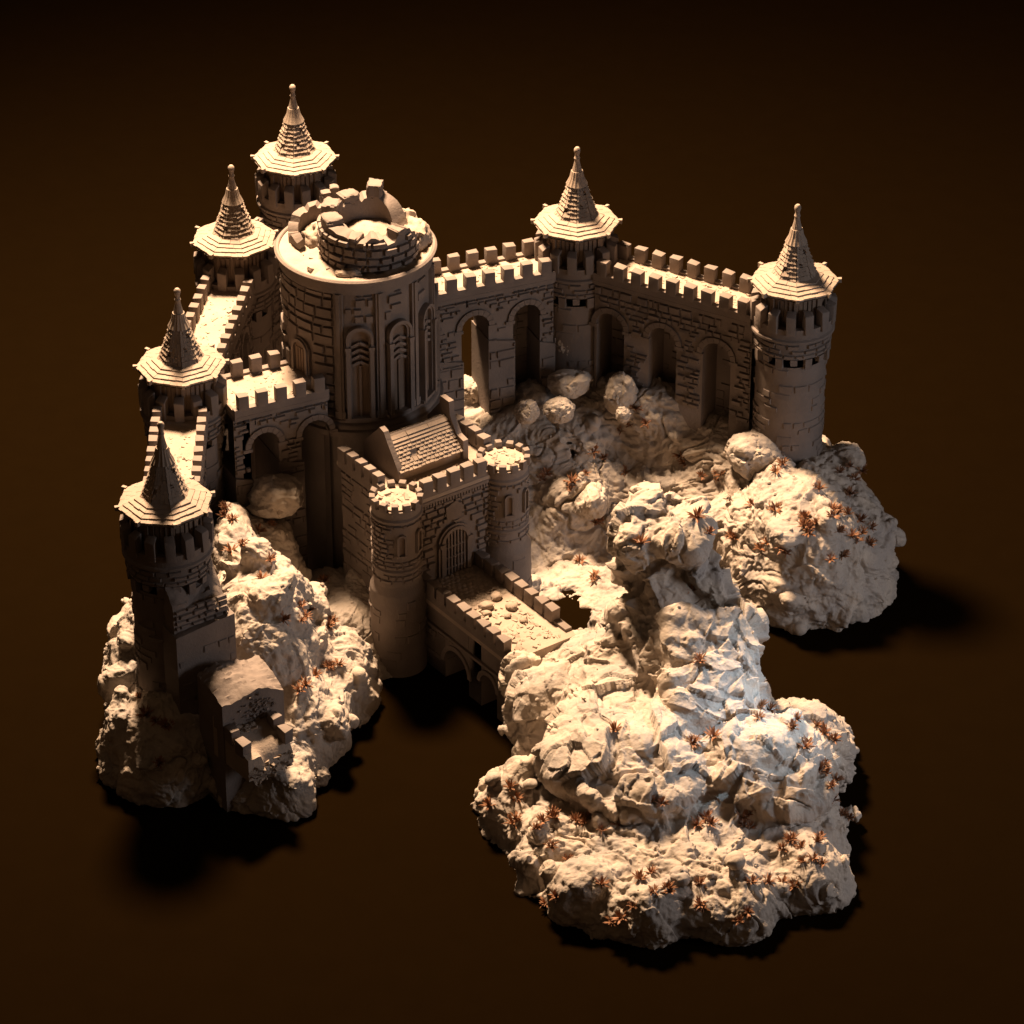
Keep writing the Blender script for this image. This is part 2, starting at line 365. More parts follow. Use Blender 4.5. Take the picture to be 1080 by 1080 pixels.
# ------------------------------------------------------------------ towers
def octo(r, z, i, rot): a = rot+i*math.pi/4; return Vector((r*math.cos(a), r*math.sin(a), z))
def make_tower():
    t = empty('round_tower', (0, 0, 0))                 # local z = 0 is the wall walk
    P = lambda r: (lambda u, v: (r*math.cos(u/r), r*math.sin(u/r), v))
    N = lambda r: (lambda u, v: (math.cos(u/r), math.sin(u/r), 0))
    sh = MB(); sh.lathe([(.355, -2.6), (.352, -.40)], 64)
    sh.lathe([(.352, -.30), (.375, -.30), (.378, -.12), (.40, -.115), (.425, -.10), (.425, -.075), (.405, -.06)], 64)
    r = .378; sh.stones(P(r), N(r), 0, 2*math.pi*r, -.29, -.125, .052, .10, .012, .008)
    for i in range(16):                                   # hanging corbel blocks
        M = Matrix.Rotation(i*math.pi/8, 4, 'Z'); sh.box(.335, .392, -.035, .035, -.41 if i % 2 else -.36, -.295, M, .004)
    r = .353; sh.stones(P(r), N(r), 0, 2*math.pi*r, -2.5, -.42, .085, .16, .008, .012, miss=.55)
    sh.build('shaft', M_STONE, t)
    pa = MB(); pa.lathe([(.405, -.075), (.412, .055), (.345, .055), (.345, 0), (.0, 0)], 64); pa.build('parapet', M_STONE, t)
    for i in range(14):
        a = i*2*math.pi/14+.1; put(MER_T, t, .388*math.cos(a), .388*math.sin(a), 0, a-math.pi/2)
    tw = MB(); tw.lathe([(.315, 0), (.315, .425)], 8)
    for i in range(40):
        a = i*2*math.pi/40; rr_ = .315*math.cos(math.pi/8)/math.cos((a % (math.pi/4))-math.pi/8)
        M = Matrix.Rotation(a, 4, 'Z'); tw.box(rr_-.012, rr_+.012, -.017, .017, .0, .40, M, .002)
    tw.build('turret_wall', M_DARK, t)
    ro = MB(); n = 4; rs = [.447, .392, .338, .284, .20]; zs = [.405, .430, .452, .474, .512]
    ro.add([octo(.447, .385, i, 0) for i in range(8)]+[octo(.30, .40, i, 0) for i in range(8)], [(i, (i+1) % 8, 8+(i+1) % 8, 8+i) for i in range(8)])
    for k in range(n):
        r0, r1, z0, z1 = rs[k], rs[k+1]-.018, zs[k]+.008, zs[k+1]
        th = .018
        for i in range(8):
            m = 5-k if k < 3 else 2
            for j in range(m):
                a, b = (j+.012)/m, (j+.988)/m
                e = random.uniform(-.006, .004); zz = random.uniform(-.002, .003)
                A0, A1 = octo(r0+e, z0+zz, i, 0), octo(r0+e, z0+zz, i+1, 0); B0, B1 = octo(r1, z1, i, 0), octo(r1, z1, i+1, 0)
                p = [A0.lerp(A1, a), A0.lerp(A1, b), B0.lerp(B1, b), B0.lerp(B1, a)]
                q = [v-Vector((0, 0, th)) for v in p]
                ro.add(p+q, [(0, 1, 2, 3), (0, 4, 5, 1), (1, 5, 6, 2), (3, 7, 4, 0), (2, 6, 7, 3), (7, 6, 5, 4)])
    for i in range(8):
        a = i*math.pi/4; M = Matrix.Rotation(a, 4, 'Z'); ro.box(.425, .468, -.016, .016, .385, .428, M, .004)
    rob = ro.build('roof', M_TILE, t, ang=25)
    sp = MB(); z0, z1, r0, r1 = .500, .84, .220, .102
    sp.lathe([(r0-.03, z0), ((r0+r1)/2-.042, (z0+z1)/2), (r1-.028, z1), (.07, .86)], 8); nr = 8
    for k in range(nr):
        ta, tb = k/nr, (k+.80)/nr
        ra, rb = r0+(r1-r0)*ta+.010-.006*math.sin(math.pi*ta), r0+(r1-r0)*tb-.008-.006*math.sin(math.pi*min(1, tb)); za, zb = z0+(z1-z0)*ta, z0+(z1-z0)*tb
        for i in range(8):
            m = 4 if k < 4 else 3
            off = .5/m if k % 2 else 0
            for j in range(m):
                a, b = (j+(.12 if j == 0 else .03))/m, (j+(.88 if j == m-1 else .98))/m
                if random.random() < .03: continue
                e = random.uniform(-.004, .006); dz = random.uniform(-.008, .006)
                A0, A1 = octo(ra+e, za+dz, i, 0), octo(ra+e, za+dz, i+1, 0); B0, B1 = octo(rb, zb, i, 0), octo(rb, zb, i+1, 0)
                p = [A0.lerp(A1, a), A0.lerp(A1, b), B0.lerp(B1, b), B0.lerp(B1, a)]
                q = [v*1. - Vector((v.x, v.y, 0)).normalized()*.02 for v in p]
                sp.add(p+q, [(0, 1, 2, 3), (0, 4, 5, 1), (1, 5, 6, 2), (3, 7, 4, 0), (2, 6, 7, 3)])
    prof = [(r1+.008, z1-.005), (.074, .91), (.058, .985), (.050, .985), (.034, 1.05), (.025, 1.10), (0, 1.11)]
    seg = 32; vs = []
    for rr_, zz in prof:
        for i in range(seg): a = i*2*math.pi/seg; q = rr_*(1+(.035 if i % 2 else -.035)); vs.append((q*math.cos(a), q*math.sin(a), zz))
    sp.add(vs, [(j*seg+i, j*seg+(i+1) % seg, (j+1)*seg+(i+1) % seg, (j+1)*seg+i) for j in range(len(prof)-1) for i in range(seg)])
    sp.build('spire', M_TILE, rob, ang=20)
    fi = MB(); fi.lathe([(.028, 1.085), (.026, 1.11), (.032, 1.125), (.026, 1.14), (.022, 1.16), (.028, 1.185), (.034, 1.208), (.031, 1.23), (.018, 1.246), (0, 1.25)], 20)
    fi.build('finial', M_TILE, rob)
    return t
TOW = [(T1, ZL, .28, 'spire-capped round tower at the front left corner, beside the sheared wall end'),
       (T2, ZL, .12, 'spire-capped round tower behind the front left one, where three wall walks meet'),
       (T3, ZL, .30, 'spire-capped round tower at the far end of the left wall walk, beside the keep'),
       (T4, ZL+.33, 0, 'rearmost spire-capped round tower rising highest behind the ruined keep top'),
       (T5, ZR, 0, 'spire-capped round tower in the middle of the back arcade, right of the keep'),
       (T6, ZR, 0, 'spire-capped round tower at the right end, bare round shaft standing on the boulder hill')]
proto = make_tower(); towers = []
for i, (c, z, rot, lab) in enumerate(TOW):
    t = proto if i == 0 else copy_tree(proto)
    t.location = (c.x, c.y, z); t.rotation_euler = (0, 0, rot); tag(t, lab, 'tower', 'round towers with octagonal roofs and spires'); towers.append(t)

# ------------------------------------------------------------------ curtain walls with arches
def arch_z(u, arches):
    """underside of the wall at u, or None where a pier stands"""
    for c, w, crown, bot in arches:
        x = abs(u-c)
        if x < w/2-1e-6: return crown-w/2+math.sqrt(max(0, (w/2)**2-x*x))
    return None
def curtain(A, B, z, ra, rb, arches, label, rubble=30, mers=(True, True), feet=True, hw=.262, light_blocks=()):
    A, B = Vector((A.x, A.y)), Vector((B.x, B.y)); d = B-A; L = d.length; rz = math.atan2(d.y, d.x)
    t = empty('curtain_wall', (A.x, A.y, z), rz); tag(t, label, 'wall', 'crenellated curtain walls on arches')
    u0, u1 = ra, L-rb; H = hw-.057; top = -.085; base = -z
    b = MB(); us = {u0, u1}
    for c, w, crown, bot in arches:
        for i in range(17): us.add(c-w/2*math.cos(i*math.pi/16))
    us = sorted(x for x in us if u0 <= x <= u1)
    for a, e in zip(us[:-1], us[1:]):
        m = (a+e)/2; op = arch_z(m, arches)
        za = base if op is None else (arch_z(a, arches) or arch_z(a+1e-4, arches) or op); ze = base if op is None else (arch_z(e, arches) or arch_z(e-1e-4, arches) or op)
        if op is not None:
            za = [q for q in [arch_z(a+1e-5, arches)] if q is not None] or [za]; ze = [q for q in [arch_z(e-1e-5, arches)] if q is not None] or [ze]; za, ze = za[0], ze[0]
        for s in (-1, 1): b.quad((a, s*H, za), (e, s*H, ze), (e, s*H, top), (a, s*H, top))
        if op is not None: b.quad((a, -H, za), (e, -H, ze), (e, H, ze), (a, H, za))
    for c, w, crown, bot in arches:
        sp = crown-w/2
        for s in (-1, 1):
            b.quad((c+s*w/2, -H, base), (c+s*w/2, H, base), (c+s*w/2, H, sp), (c+s*w/2, -H, sp))
            for fs in (-1, 1):                               # voussoir ring and impost
                n = 9
                for i in range(n):
                    a0, a1 = math.pi*(i+.03)/n, math.pi*(i+.97)/n; r0, r1 = w/2+.002, w/2+.062; q = []
                    for y in (fs*(H-.01), fs*(H+.022)):
                        for rr_, aa in ((r0, a0), (r1, a0), (r1, a1), (r0, a1)): q.append((c+rr_*math.cos(aa), y, sp+rr_*math.sin(aa)))
                    if s == 1: b.add(q, [(0, 1, 2, 3), (4, 5, 6, 7), (0, 1, 5, 4), (1, 2, 6, 5), (2, 3, 7, 6), (3, 0, 4, 7)])
                x0, x1 = sorted((c+s*(w/2-.012), c+s*(w/2+.085)))
                b.box(x0, x1, min(fs*(H-.01), fs*(H+.026)), max(fs*(H-.01), fs*(H+.026)), sp-.035, sp)
        b.v = b.v
    def ok(u, v):
        for c, w, crown, bot in arches:
            if v > crown-w/2-.04:
                if math.hypot(u-c, v-(crown-w/2)) < w/2+.066: return False
            if v <= crown-w/2 and abs(u-c) < w/2+.006: return False
        return True
    low = max(base, -1.25)
    for s in (-1, 1):
        b.stones(lambda u, v: (u, s*H, v), lambda u, v: (0, s, 0), u0, u1, low, top-.05, .058, .095, .016, .010, ok, .12)
    edges = [u0]+[x for c, w, *_ in sorted(arches) for x in (c-w/2, c+w/2)]+[u1]
    for k in range(0, len(edges), 2):                       # thick rough pier feet
        if edges[k+1]-edges[k] < .06 or not feet: continue
        x0, x1 = edges[k]-.012, edges[k+1]+.012; zt = -.70+random.uniform(-.12, .08)
        b.prism([(x0, base), (x1, base), (x1, zt-.03), (x0, zt+.03)], -H-.03, H+.03)
        for s in (-1, 1): b.stones(lambda u, v: (u, s*(H+.03), v), lambda u, v: (0, s, 0), x0, x1, base+.2, zt-.04, .11, .17, .012, .016, None, .25)
    b.build('arcade', M_STONE, t)
    if light_blocks:  # panels added behind these arches to block key light and keep the recesses dark
        for c, w, crown, bot in [arches[k] for k in light_blocks]:
            q = MB(); q.box(c-w/2-.01, c+w/2+.01, H-.09, H-.03, base, crown+.01); q.stones(lambda u, v: (u, H-.09, v), lambda u, v: (0, -1, 0), c-w/2, c+w/2, -1.6, crown-.02, .09, .12, .008, .012, None, .4); q.build('arch_light_block', M_STONE, t)
    c = MB()
    c.box(u0, u1, -hw, hw, -.088, -.060); c.box(u0, u1, -hw+.017, hw-.017, -.112, -.088); c.build('cornice', M_STONE, t)
    w = MB(); w.box(u0, u1, -hw+.02, hw-.02, -.060, 0)
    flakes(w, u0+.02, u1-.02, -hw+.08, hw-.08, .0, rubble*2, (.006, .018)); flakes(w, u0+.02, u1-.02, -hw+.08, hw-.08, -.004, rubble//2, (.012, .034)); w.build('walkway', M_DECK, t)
    for s, on in zip((-1, 1), mers):
        p = MB(); p.box(u0, u1, min(s*(hw-.067), s*hw), max(s*(hw-.067), s*hw), -.058, .025); p.build('parapet', M_STONE, t)
        n = max(1, int((u1-u0)/.183)); st = (u1-u0)/n
        for i in range(n): put(MER, t, u0+(i+.5)*st, s*(hw-.04), .0, 0)
    return t
Lof = lambda a, b: (Vector((a.x, a.y))-Vector((b.x, b.y))).length
def arcs(us, w=.30, crown=-.32): return [(u, w, crown, -9) for u in us]
KW = KEEP.copy(); KE = KEEP+Vector((.05, .35, 0)); KWW = KEEP+Vector((-.05, -.40, 0)); T2W = T2+Vector((.06, -.08, 0))
curtain(T1, T2, ZL, .33, .36, [], 'short wall walk joining the two front left spired towers', 30)
curtain(T2, T3, ZL, .36, .34, arcs([.75, 1.35, 1.95]), 'left rear wall walk running back behind the keep between two spired towers', 45)
curtain(T2W, KWW, ZL, .34, .40, arcs([.66, 1.20]), 'sunlit wall walk over two dark arches, leading to the arched door of the keep', 40, hw=.36)
curtain(T3, T4, ZL, .34, .34, [], 'rear wall link hidden between the two back left spired towers', 10)
LK = Lof(KE, T5)
curtain(KE, T5, ZR, .55, .34, arcs([LK-.64-1.14, LK-.64-.57, LK-.64]), 'tall arcaded wall with rough piers between the keep and the middle back tower', 45, light_blocks=(2,))
L5 = Lof(T5, T6)
curtain(T5, T6, ZR, .34, .34, arcs([.53, 1.14, 1.76], .32, -.42), 'shadowed arcaded wall with rubble on its walk, leading to the right end tower', 75, feet=False, light_blocks=(0, 1, 2))

# ------------------------------------------------------------------ keep
def arch_outline(w, h, n=12):
    return [(-w/2, 0), (w/2, 0)]+[(w/2*math.cos(i*math.pi/n), h-w/2+w/2*math.sin(i*math.pi/n)) for i in range(n+1)]
def arch_ring(mb, w, h, t, y0, y1, M, sill=True):
    inn = [(-w/2, 0)]+[(-w/2*math.cos(i*math.pi/14), h-w/2+w/2*math.sin(i*math.pi/14)) for i in range(15)]+[(w/2, 0)]
    W = w/2+t
    out = [(-W, 0)]+[(-W*math.cos(i*math.pi/14), h-w/2+W*math.sin(i*math.pi/14)) for i in range(15)]+[(W, 0)]
    n = len(inn); vs = [M@Vector((x, y, z)) for y in (y0, y1) for pts in (inn, out) for x, z in pts]
    fs = []
    for i in range(n-1):
        a, b, c, d = i, n+i, 2*n+i, 3*n+i
        fs += [(a, a+1, b+1, b), (c, d, d+1, c+1), (a, c, c+1, a+1), (b, b+1, d+1, d)]
    for i in (0, n-1): fs.append((i, n+i, 3*n+i, 2*n+i))
    mb.add(vs, fs)
def facing(ang, r, z): # local frame: x tangent, -y outward, placed on a cylinder at bearing ang measured from the front (-y)
    return Matrix.Rotation(ang, 4, 'Z')@Matrix.Translation((0, -r, z))
RK = .735
kp = empty('round_keep', (KEEP.x, KEEP.y, 0)); tag(kp, 'large round keep with lancet windows and a ruined turret on its broken top', 'keep')
s = MB(); s.lathe([(RK, 0), (RK, ZK-.13)], 128)
P = lambda u, v: (RK*math.sin(u/RK), -RK*math.cos(u/RK), v); N = lambda u, v: (math.sin(u/RK), -math.cos(u/RK), 0)
WIN = [R(4+31*k) for k in range(5)]; PIL = [R(4-15.5+31*k) for k in range(6)]; ZB = ZK-1.57
def okk(u, v):
    a = u/RK
    for w in WIN:
        if abs((a-w)*RK) < .155 and v < ZB+1.08: return False
    for w in PIL:
        if abs((a-w)*RK) < .06: return False
    if abs((a-R(-47))*RK) < .12 and v < ZL+.40: return False
    return True
s.stones(P, N, -math.pi*RK, (PIL[0]-.075)*RK, ZB, ZK-.15, .10, .17, .016, .013, okk, .06)
for i in range(len(PIL)):
    ua = (PIL[i]+.07)*RK; ub = (PIL[i+1]-.07)*RK if i+1 < len(PIL) else math.pi*RK
    s.stones(P, N, ua, ub, ZB+1.0, ZK-.17, .085, .12, .016, .013, okk, .05)
    for q0, q1 in ((ua, ua+.055), (ub-.055, ub)):
        if i+1 < len(PIL): s.stones(P, N, q0, q1, ZB+.05, ZB+.98, .09, .12, .008, .012, None, .3)
s.build('shaft', M_STONE, kp)
m = MB(); m.lathe([(RK-.02, ZK-.17), (RK+.03, ZK-.15), (RK+.035, ZK-.03), (RK+.065, ZK-.025), (RK+.07, ZK-.005), (RK+.05, ZK+.012), (RK+.03, ZK+.012), (RK+.02, ZK)], 128)
m.build('rim', M_STONE, kp)
m = MB(); zb = ZB
m.lathe([(RK, zb+.03), (RK+.02, zb+.025), (RK+.045, zb+.005), (RK+.045, zb-.02), (RK+.07, zb-.03), (RK+.085, zb-.05), (RK+.085, zb-.075), (RK+.115, zb-.085), (RK+.125, zb-.105), (RK+.12, zb-.15), (RK+.06, zb-.18), (RK+.04, 0)], 128)
m.build('base_ring', M_STONE, kp)
for a in PIL:
    q = MB(); M = facing(a, RK, 0); q.box(-.042, .042, -.035, .02, ZB+.02, ZK-.15, M); q.box(-.018, .018, -.05, .02, ZB+.02, ZK-.15, M); q.box(-.055, .055, -.042, .02, ZB+.02, ZB+.10, M); q.build('pilaster', M_STONE, kp)
for a in WIN:
    q = MB(); M = facing(a, RK, ZB+.02)
    arch_ring(q, .17, 1.0, .05, -.045, .03, M); arch_ring(q, .215, 1.02, .028, -.062, .03, M)
    for sx in (-1, 1): q.box(sx*.118-.02, sx*.118+.02, -.075, .02, 0, .80, M); q.box(sx*.118-.028, sx*.118+.028, -.082, .02, .80, .835, M)
    q.box(-.16, .16, -.07, .02, 0, .03, M)
    w = q.build('window', M_STONE, kp)
    g = MB(); g.prism(arch_outline(.17, .99), -.004, .02, M); g.box(-.012, .012, -.02, 0, .02, .60, M); g.build('pane', M_DARK, w)
    lo = MB()
    for k in range(4):
        for sx in (-1, 1):
            M2 = M@Matrix.Translation((sx*.04, -.02, .63+k*.07))@Matrix.Rotation(sx*R(28), 4, 'Y'); lo.box(-.045, .045, -.012, .012, -.014, .014, M2)
    lo.build('louvre', M_STONE, w)
q = MB(); M = facing(R(-47), RK, ZL); arch_ring(q, .17, .34, .032, -.04, .02, M); arch_ring(q, .23, .37, .02, -.022, .02, M)
dr = q.build('door', M_STONE, kp); g = MB(); g.prism(arch_outline(.17, .34), -.008, .02, M)
for k in range(4): g.box(-.07+k*.04, -.04+k*.04, -.016, 0, .01, .27, M)
g.build('door_leaf', M_DARK, dr)
# broken top
pf = MB(); n = 90; rr_ = RK+.02
ring = []
vs = [(0, 0, ZK-.02)]
for j in range(1, 13):
    for i in range(n):
        a = 2*math.pi*i/n; r = rr_*j/12
        z = ZK-.01+(.03*math.sin(3*a+j)*.5+.02*random.uniform(-1, 1))*(1 if j < 12 else 0)
        vs.append((r*math.cos(a), r*math.sin(a), z))
fs = [(0, 1+i, 1+(i+1) % n) for i in range(n)]+[(1+(j-1)*n+i, 1+j*n+i, 1+j*n+(i+1) % n, 1+(j-1)*n+(i+1) % n) for j in range(1, 12) for i in range(n)]
pf.add(vs, fs)
for _ in range(60):
    a = random.uniform(0, 7); r = .68*math.sqrt(random.random()); flakes(pf, r*math.cos(a), r*math.cos(a)+.01, r*math.sin(a), r*math.sin(a)+.01, ZK, 1, (.01, .035))
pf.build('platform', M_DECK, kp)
def broken_ring(name, cx, cy, r, th, z0, prof, stones=True, a_from=0, a_to=2*math.pi, n=72, jit=.02, parent=kp, seed=1):
    rnd = random.Random(seed); mb = MB(); hs = []
    for i in range(n+1):
        t = i/n; h = np.interp(t*360, [p[0] for p in prof], [p[1] for p in prof]); hs.append(max(.01, h+rnd.uniform(-jit, jit)))
    for i in range(n):
        a0, a1 = a_from+(a_to-a_from)*i/n, a_from+(a_to-a_from)*(i+1)/n
        def pt(rad, a, z): return (cx+rad*math.sin(a), cy-rad*math.cos(a), z)
        h0, h1 = z0+hs[i], z0+hs[i+1]; ro, ri = r, r-th
        mb.quad(pt(ro, a0, z0), pt(ro, a1, z0), pt(ro, a1, h1), pt(ro, a0, h0)); mb.quad(pt(ri, a0, z0), pt(ri, a1, z0), pt(ri, a1, h1), pt(ri, a0, h0))
        jz = rnd.uniform(-.015, .015); mb.quad(pt(ro, a0, h0), pt(ro, a1, h1), pt(ri, a1, h1), pt(ri, a0, h0))
        if i in (0, n-1):
            aa, hh = (a0, h0) if i == 0 else (a1, h1)
            mb.quad(pt(ro, aa, z0), pt(ri, aa, z0), pt(ri, aa, hh), pt(ro, aa, hh))
    if stones:
        fn = lambda u, v: v < z0+np.interp(((u/r-a_from)/(a_to-a_from))*360, [p[0] for p in prof], [p[1] for p in prof])-.01
        mb.stones(lambda u, v: (cx+r*math.sin(u/r), cy-r*math.cos(u/r), v), lambda u, v: (math.sin(u/r), -math.cos(u/r), 0), a_from*r, a_to*r, z0, z0+.6, .078, .115, .022, .014, fn, .02)
    return mb.build(name, M_STONE, parent, ang=30)
# bearings run counter-clockwise from the front: 0 front, 90 right, 180 back, 270 left
tc = (.14, -.10); RT = .47
prof = [(0, .35), (22, .35), (24, .27), (36, .27), (38, .37), (52, .39), (66, .32), (80, .22), (96, .12), (112, .06), (124, .12), (136, .28), (150, .38), (165, .44), (180, .42), (200, .38), (240, .38), (270, .36), (300, .38), (330, .36), (345, .29), (360, .35)]
broken_ring('broken_turret', tc[0], tc[1], RT, .17, ZK, prof, jit=.024)
def blk(sd, w, t, h):
    bm = bmesh.new(); bmesh.ops.create_cube(bm, size=1); bmesh.ops.subdivide_edges(bm, edges=bm.edges[:], cuts=7, use_grid_fill=True)
    co = np.array([v.co[:] for v in bm.verts]); nrm = co/np.linalg.norm(co, axis=1)[:, None]
    q = co*np.array((w, t, h))+np.array((0, 0, h/2)); far = np.clip((np.abs(co)**6).sum(1)*64-1.1, 0, 1.6)
    q -= nrm*(.014*far*(1+fbm(q*22, 2, sd)))[:, None]; q += nrm*(.010*fbm(q*14, 3, sd+1)+.012*shards(q*9, sd+2))[:, None]
    for v, p in zip(bm.verts, q): v.co = p
    me = bpy.data.meshes.new('broken_block'); bm.to_mesh(me); bm.free(); me.materials.append(M_STONE); me.shade_smooth(); me.set_sharp_from_angle(angle=R(28)); return me
for a, h0, w, h, sd in [(46, .33, .13, .07, 61), (172, .42, .15, .14, 62), (214, .36, .19, .12, 63), (254, .34, .19, .15, 64), (292, .34, .19, .12, 65), (338, .27, .16, .09, 66)]:
    q = R(a); put([blk(sd, w, .17, h)], kp, tc[0]+(RT-.085)*math.sin(q), tc[1]-(RT-.085)*math.cos(q), ZK+h0-.01, q)
broken_ring('broken_bartizan', -.42, .12, .25, .10, ZK, [(0, .22), (60, .26), (120, .30), (180, .26), (230, .20), (300, .10), (360, .06)], False, R(60), R(330), 36, .03, seed=4)
for (x, y, z, w, h, rz, sd) in [(-.30, .42, .12, .11, .30, .3, 71), (-.22, .47, .12, .11, .34, .2, 72), (-.40, .40, .2, .13, .10, .8, 73), (-.12, .42, .1, .12, .22, .1, 74), (-.20, .30, .02, .13, .22, .5, 75), (-.53, .34, .2, .12, .1, 1.0, 76)]:
    put([blk(sd, w, .10, h)], kp, x, y, ZK+z*.6, rz, 'broken_block')
# rubble banks on the platform
def mound(name, parent, c, r, seed, mat=M_DECK, sub=4, amp=.25, f=2.2):
    bm = bmesh.new(); bmesh.ops.create_icosphere(bm, subdivisions=sub, radius=1)
    co = np.array([v.co[:] for v in bm.verts]); q = co*np.array(r); sc = 1/max(r)
    d = amp*(.25*lumps(co*.8, seed)+1.0*shards(co*f*.62, seed+1)+.45*fbm(co*f*1.1, 5, seed+2, .6)+.06*fbm(co*f*7, 3, seed+3)-.25*np.exp(-(fbm(co*1.4, 3, seed+5)/.05)**2))
    q = q*(1+d[:, None])+np.array(c)
    for v, p in zip(bm.verts, q): v.co = p
    me = bpy.data.meshes.new(name); bm.to_mesh(me); bm.free(); me.materials.append(mat); me.shade_smooth(); me.set_sharp_from_angle(angle=R(45))
    return link(name, me, parent)
mound('rubble_bank', kp, (.60, .12, ZK+.02), (.15, .24, .17), 5); mound('rubble_bank', kp, (.45, .36, ZK), (.18, .16, .2), 6)
mound('rubble_bank', kp, (.12, .02, ZK+.02), (.32, .30, .20), 7, amp=.15); mound('rubble_bank', kp, (-.36, .16, ZK), (.18, .2, .16), 8)
mound('rubble_bank', kp, (-.27, -.06, ZK), (.07, .1, .13), 9); mound('rubble_bank', kp, (-.05, -.60, ZK), (.12, .07, .05), 10)

# ------------------------------------------------------------------ gatehouse
gv = Vector((G2.x-G1.x, G2.y-G1.y)); GW = gv.length; ga = math.atan2(gv.y, gv.x)
gh = empty('gatehouse', (G1.x, G1.y, 0), ga); tag(gh, 'gatehouse with twin round towers, portcullis gate and a tiled gable roof on top', 'gatehouse')
ZP = 1.84; DP = .99; FY = -.04                    # local: x along the front, y into the castle
b = MB(); dw = .27; cx = GW/2; dh = .50; ZD = .86
pts = [(0, 0), (GW, 0), (GW, ZP), (0, ZP)]
b.box(.02, GW-.02, FY, DP, 0, ZP-.002)
okg = lambda u, v: not (abs(u-cx) < dw/2+.075 and v < ZD+dh-.05) and math.hypot(u-cx, v-(ZD+dh-dw/2)) > dw/2+.075
b.stones(lambda u, v: (u, FY, v), lambda u, v: (0, -1, 0), .2, GW-.2, .5, ZP-.13, .075, .105, .018, .011, okg, .05)
b.stones(lambda u, v: (.02, u, v), lambda u, v: (-1, 0, 0), .1, DP, .3, ZP-.1, .08, .14, .01, .012, None, .35)
b.stones(lambda u, v: (GW-.02, u, v), lambda u, v: (1, 0, 0), .1, DP, .3, ZP-.1, .08, .14, .01, .012, None, .35)
for k in range(26):
    x = .22+k*(GW-.44)/25; b.box(x-.010, x+.010, FY-.04, FY+.01, ZP-.125, ZP-.08, None, .002)
b.box(.2, GW-.2, FY-.05, FY+.01, ZP-.078, ZP-.045)
b.prism([(cx-.09, 1.47), (cx+.08, 1.49), (cx+.11, 1.60), (cx+.02, 1.68), (cx-.10, 1.63)], FY-.03, FY+.01)
b.prism([(cx+.02, 1.42), (cx+.10, 1.42), (cx+.12, 1.46), (cx-.01, 1.45)], FY-.024, FY+.01)
b.build('gate_block', M_STONE, gh)
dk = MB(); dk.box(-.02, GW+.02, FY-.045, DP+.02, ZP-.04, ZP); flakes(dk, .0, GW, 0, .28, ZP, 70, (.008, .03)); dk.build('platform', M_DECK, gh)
q = MB(); M = Matrix.Translation((cx, FY, ZD)); arch_ring(q, dw, dh, .035, -.055, .01, M); arch_ring(q, dw+.07, dh+.035, .025, -.035, .01, M)
for sx in (-1, 1): q.box(sx*(dw/2+.03)-.032, sx*(dw/2+.03)+.032, -.07, .0, dh-dw/2-.02, dh-dw/2+.02, M)
gt = q.build('gateway', M_STONE, gh); g = MB(); g.prism(arch_outline(dw, dh), -.006, .01, M); g.build('door_leaf', M_DARK, gt)
g = MB()
for k in range(7): x = -dw/2+.02+k*(dw-.04)/6; g.box(x-.009, x+.009, -.035, -.015, 0, dh-dw/2+math.sqrt(max(0, (dw/2)**2-x*x)), M)
for k in range(3): g.box(-dw/2, dw/2, -.03, -.014, .06+k*.12, .075+k*.12, M)
g.build('portcullis', M_STONE, gt)
def para(x0, y0, x1, y1, n, off):
    L = math.hypot(x1-x0, y1-y0); a = math.atan2(y1-y0, x1-x0); M = Matrix.Translation((x0, y0, 0))@Matrix.Rotation(a, 4, 'Z')
    p = MB(); p.box(0, L, -.035, .035, ZP-.05, ZP+.045, M); p.build('parapet', M_STONE, gh)
    for i in range(n):
        t = (i+.5)/n; put(MER, gh, x0+(x1-x0)*t, y0+(y1-y0)*t, ZP+.02, a)
para(.24, FY-.008, GW-.24, FY-.008, 5, 0); para(.012, .24, .012, DP, 5, 0); para(GW-.012, .24, GW-.012, DP, 5, 0)
RG = .232
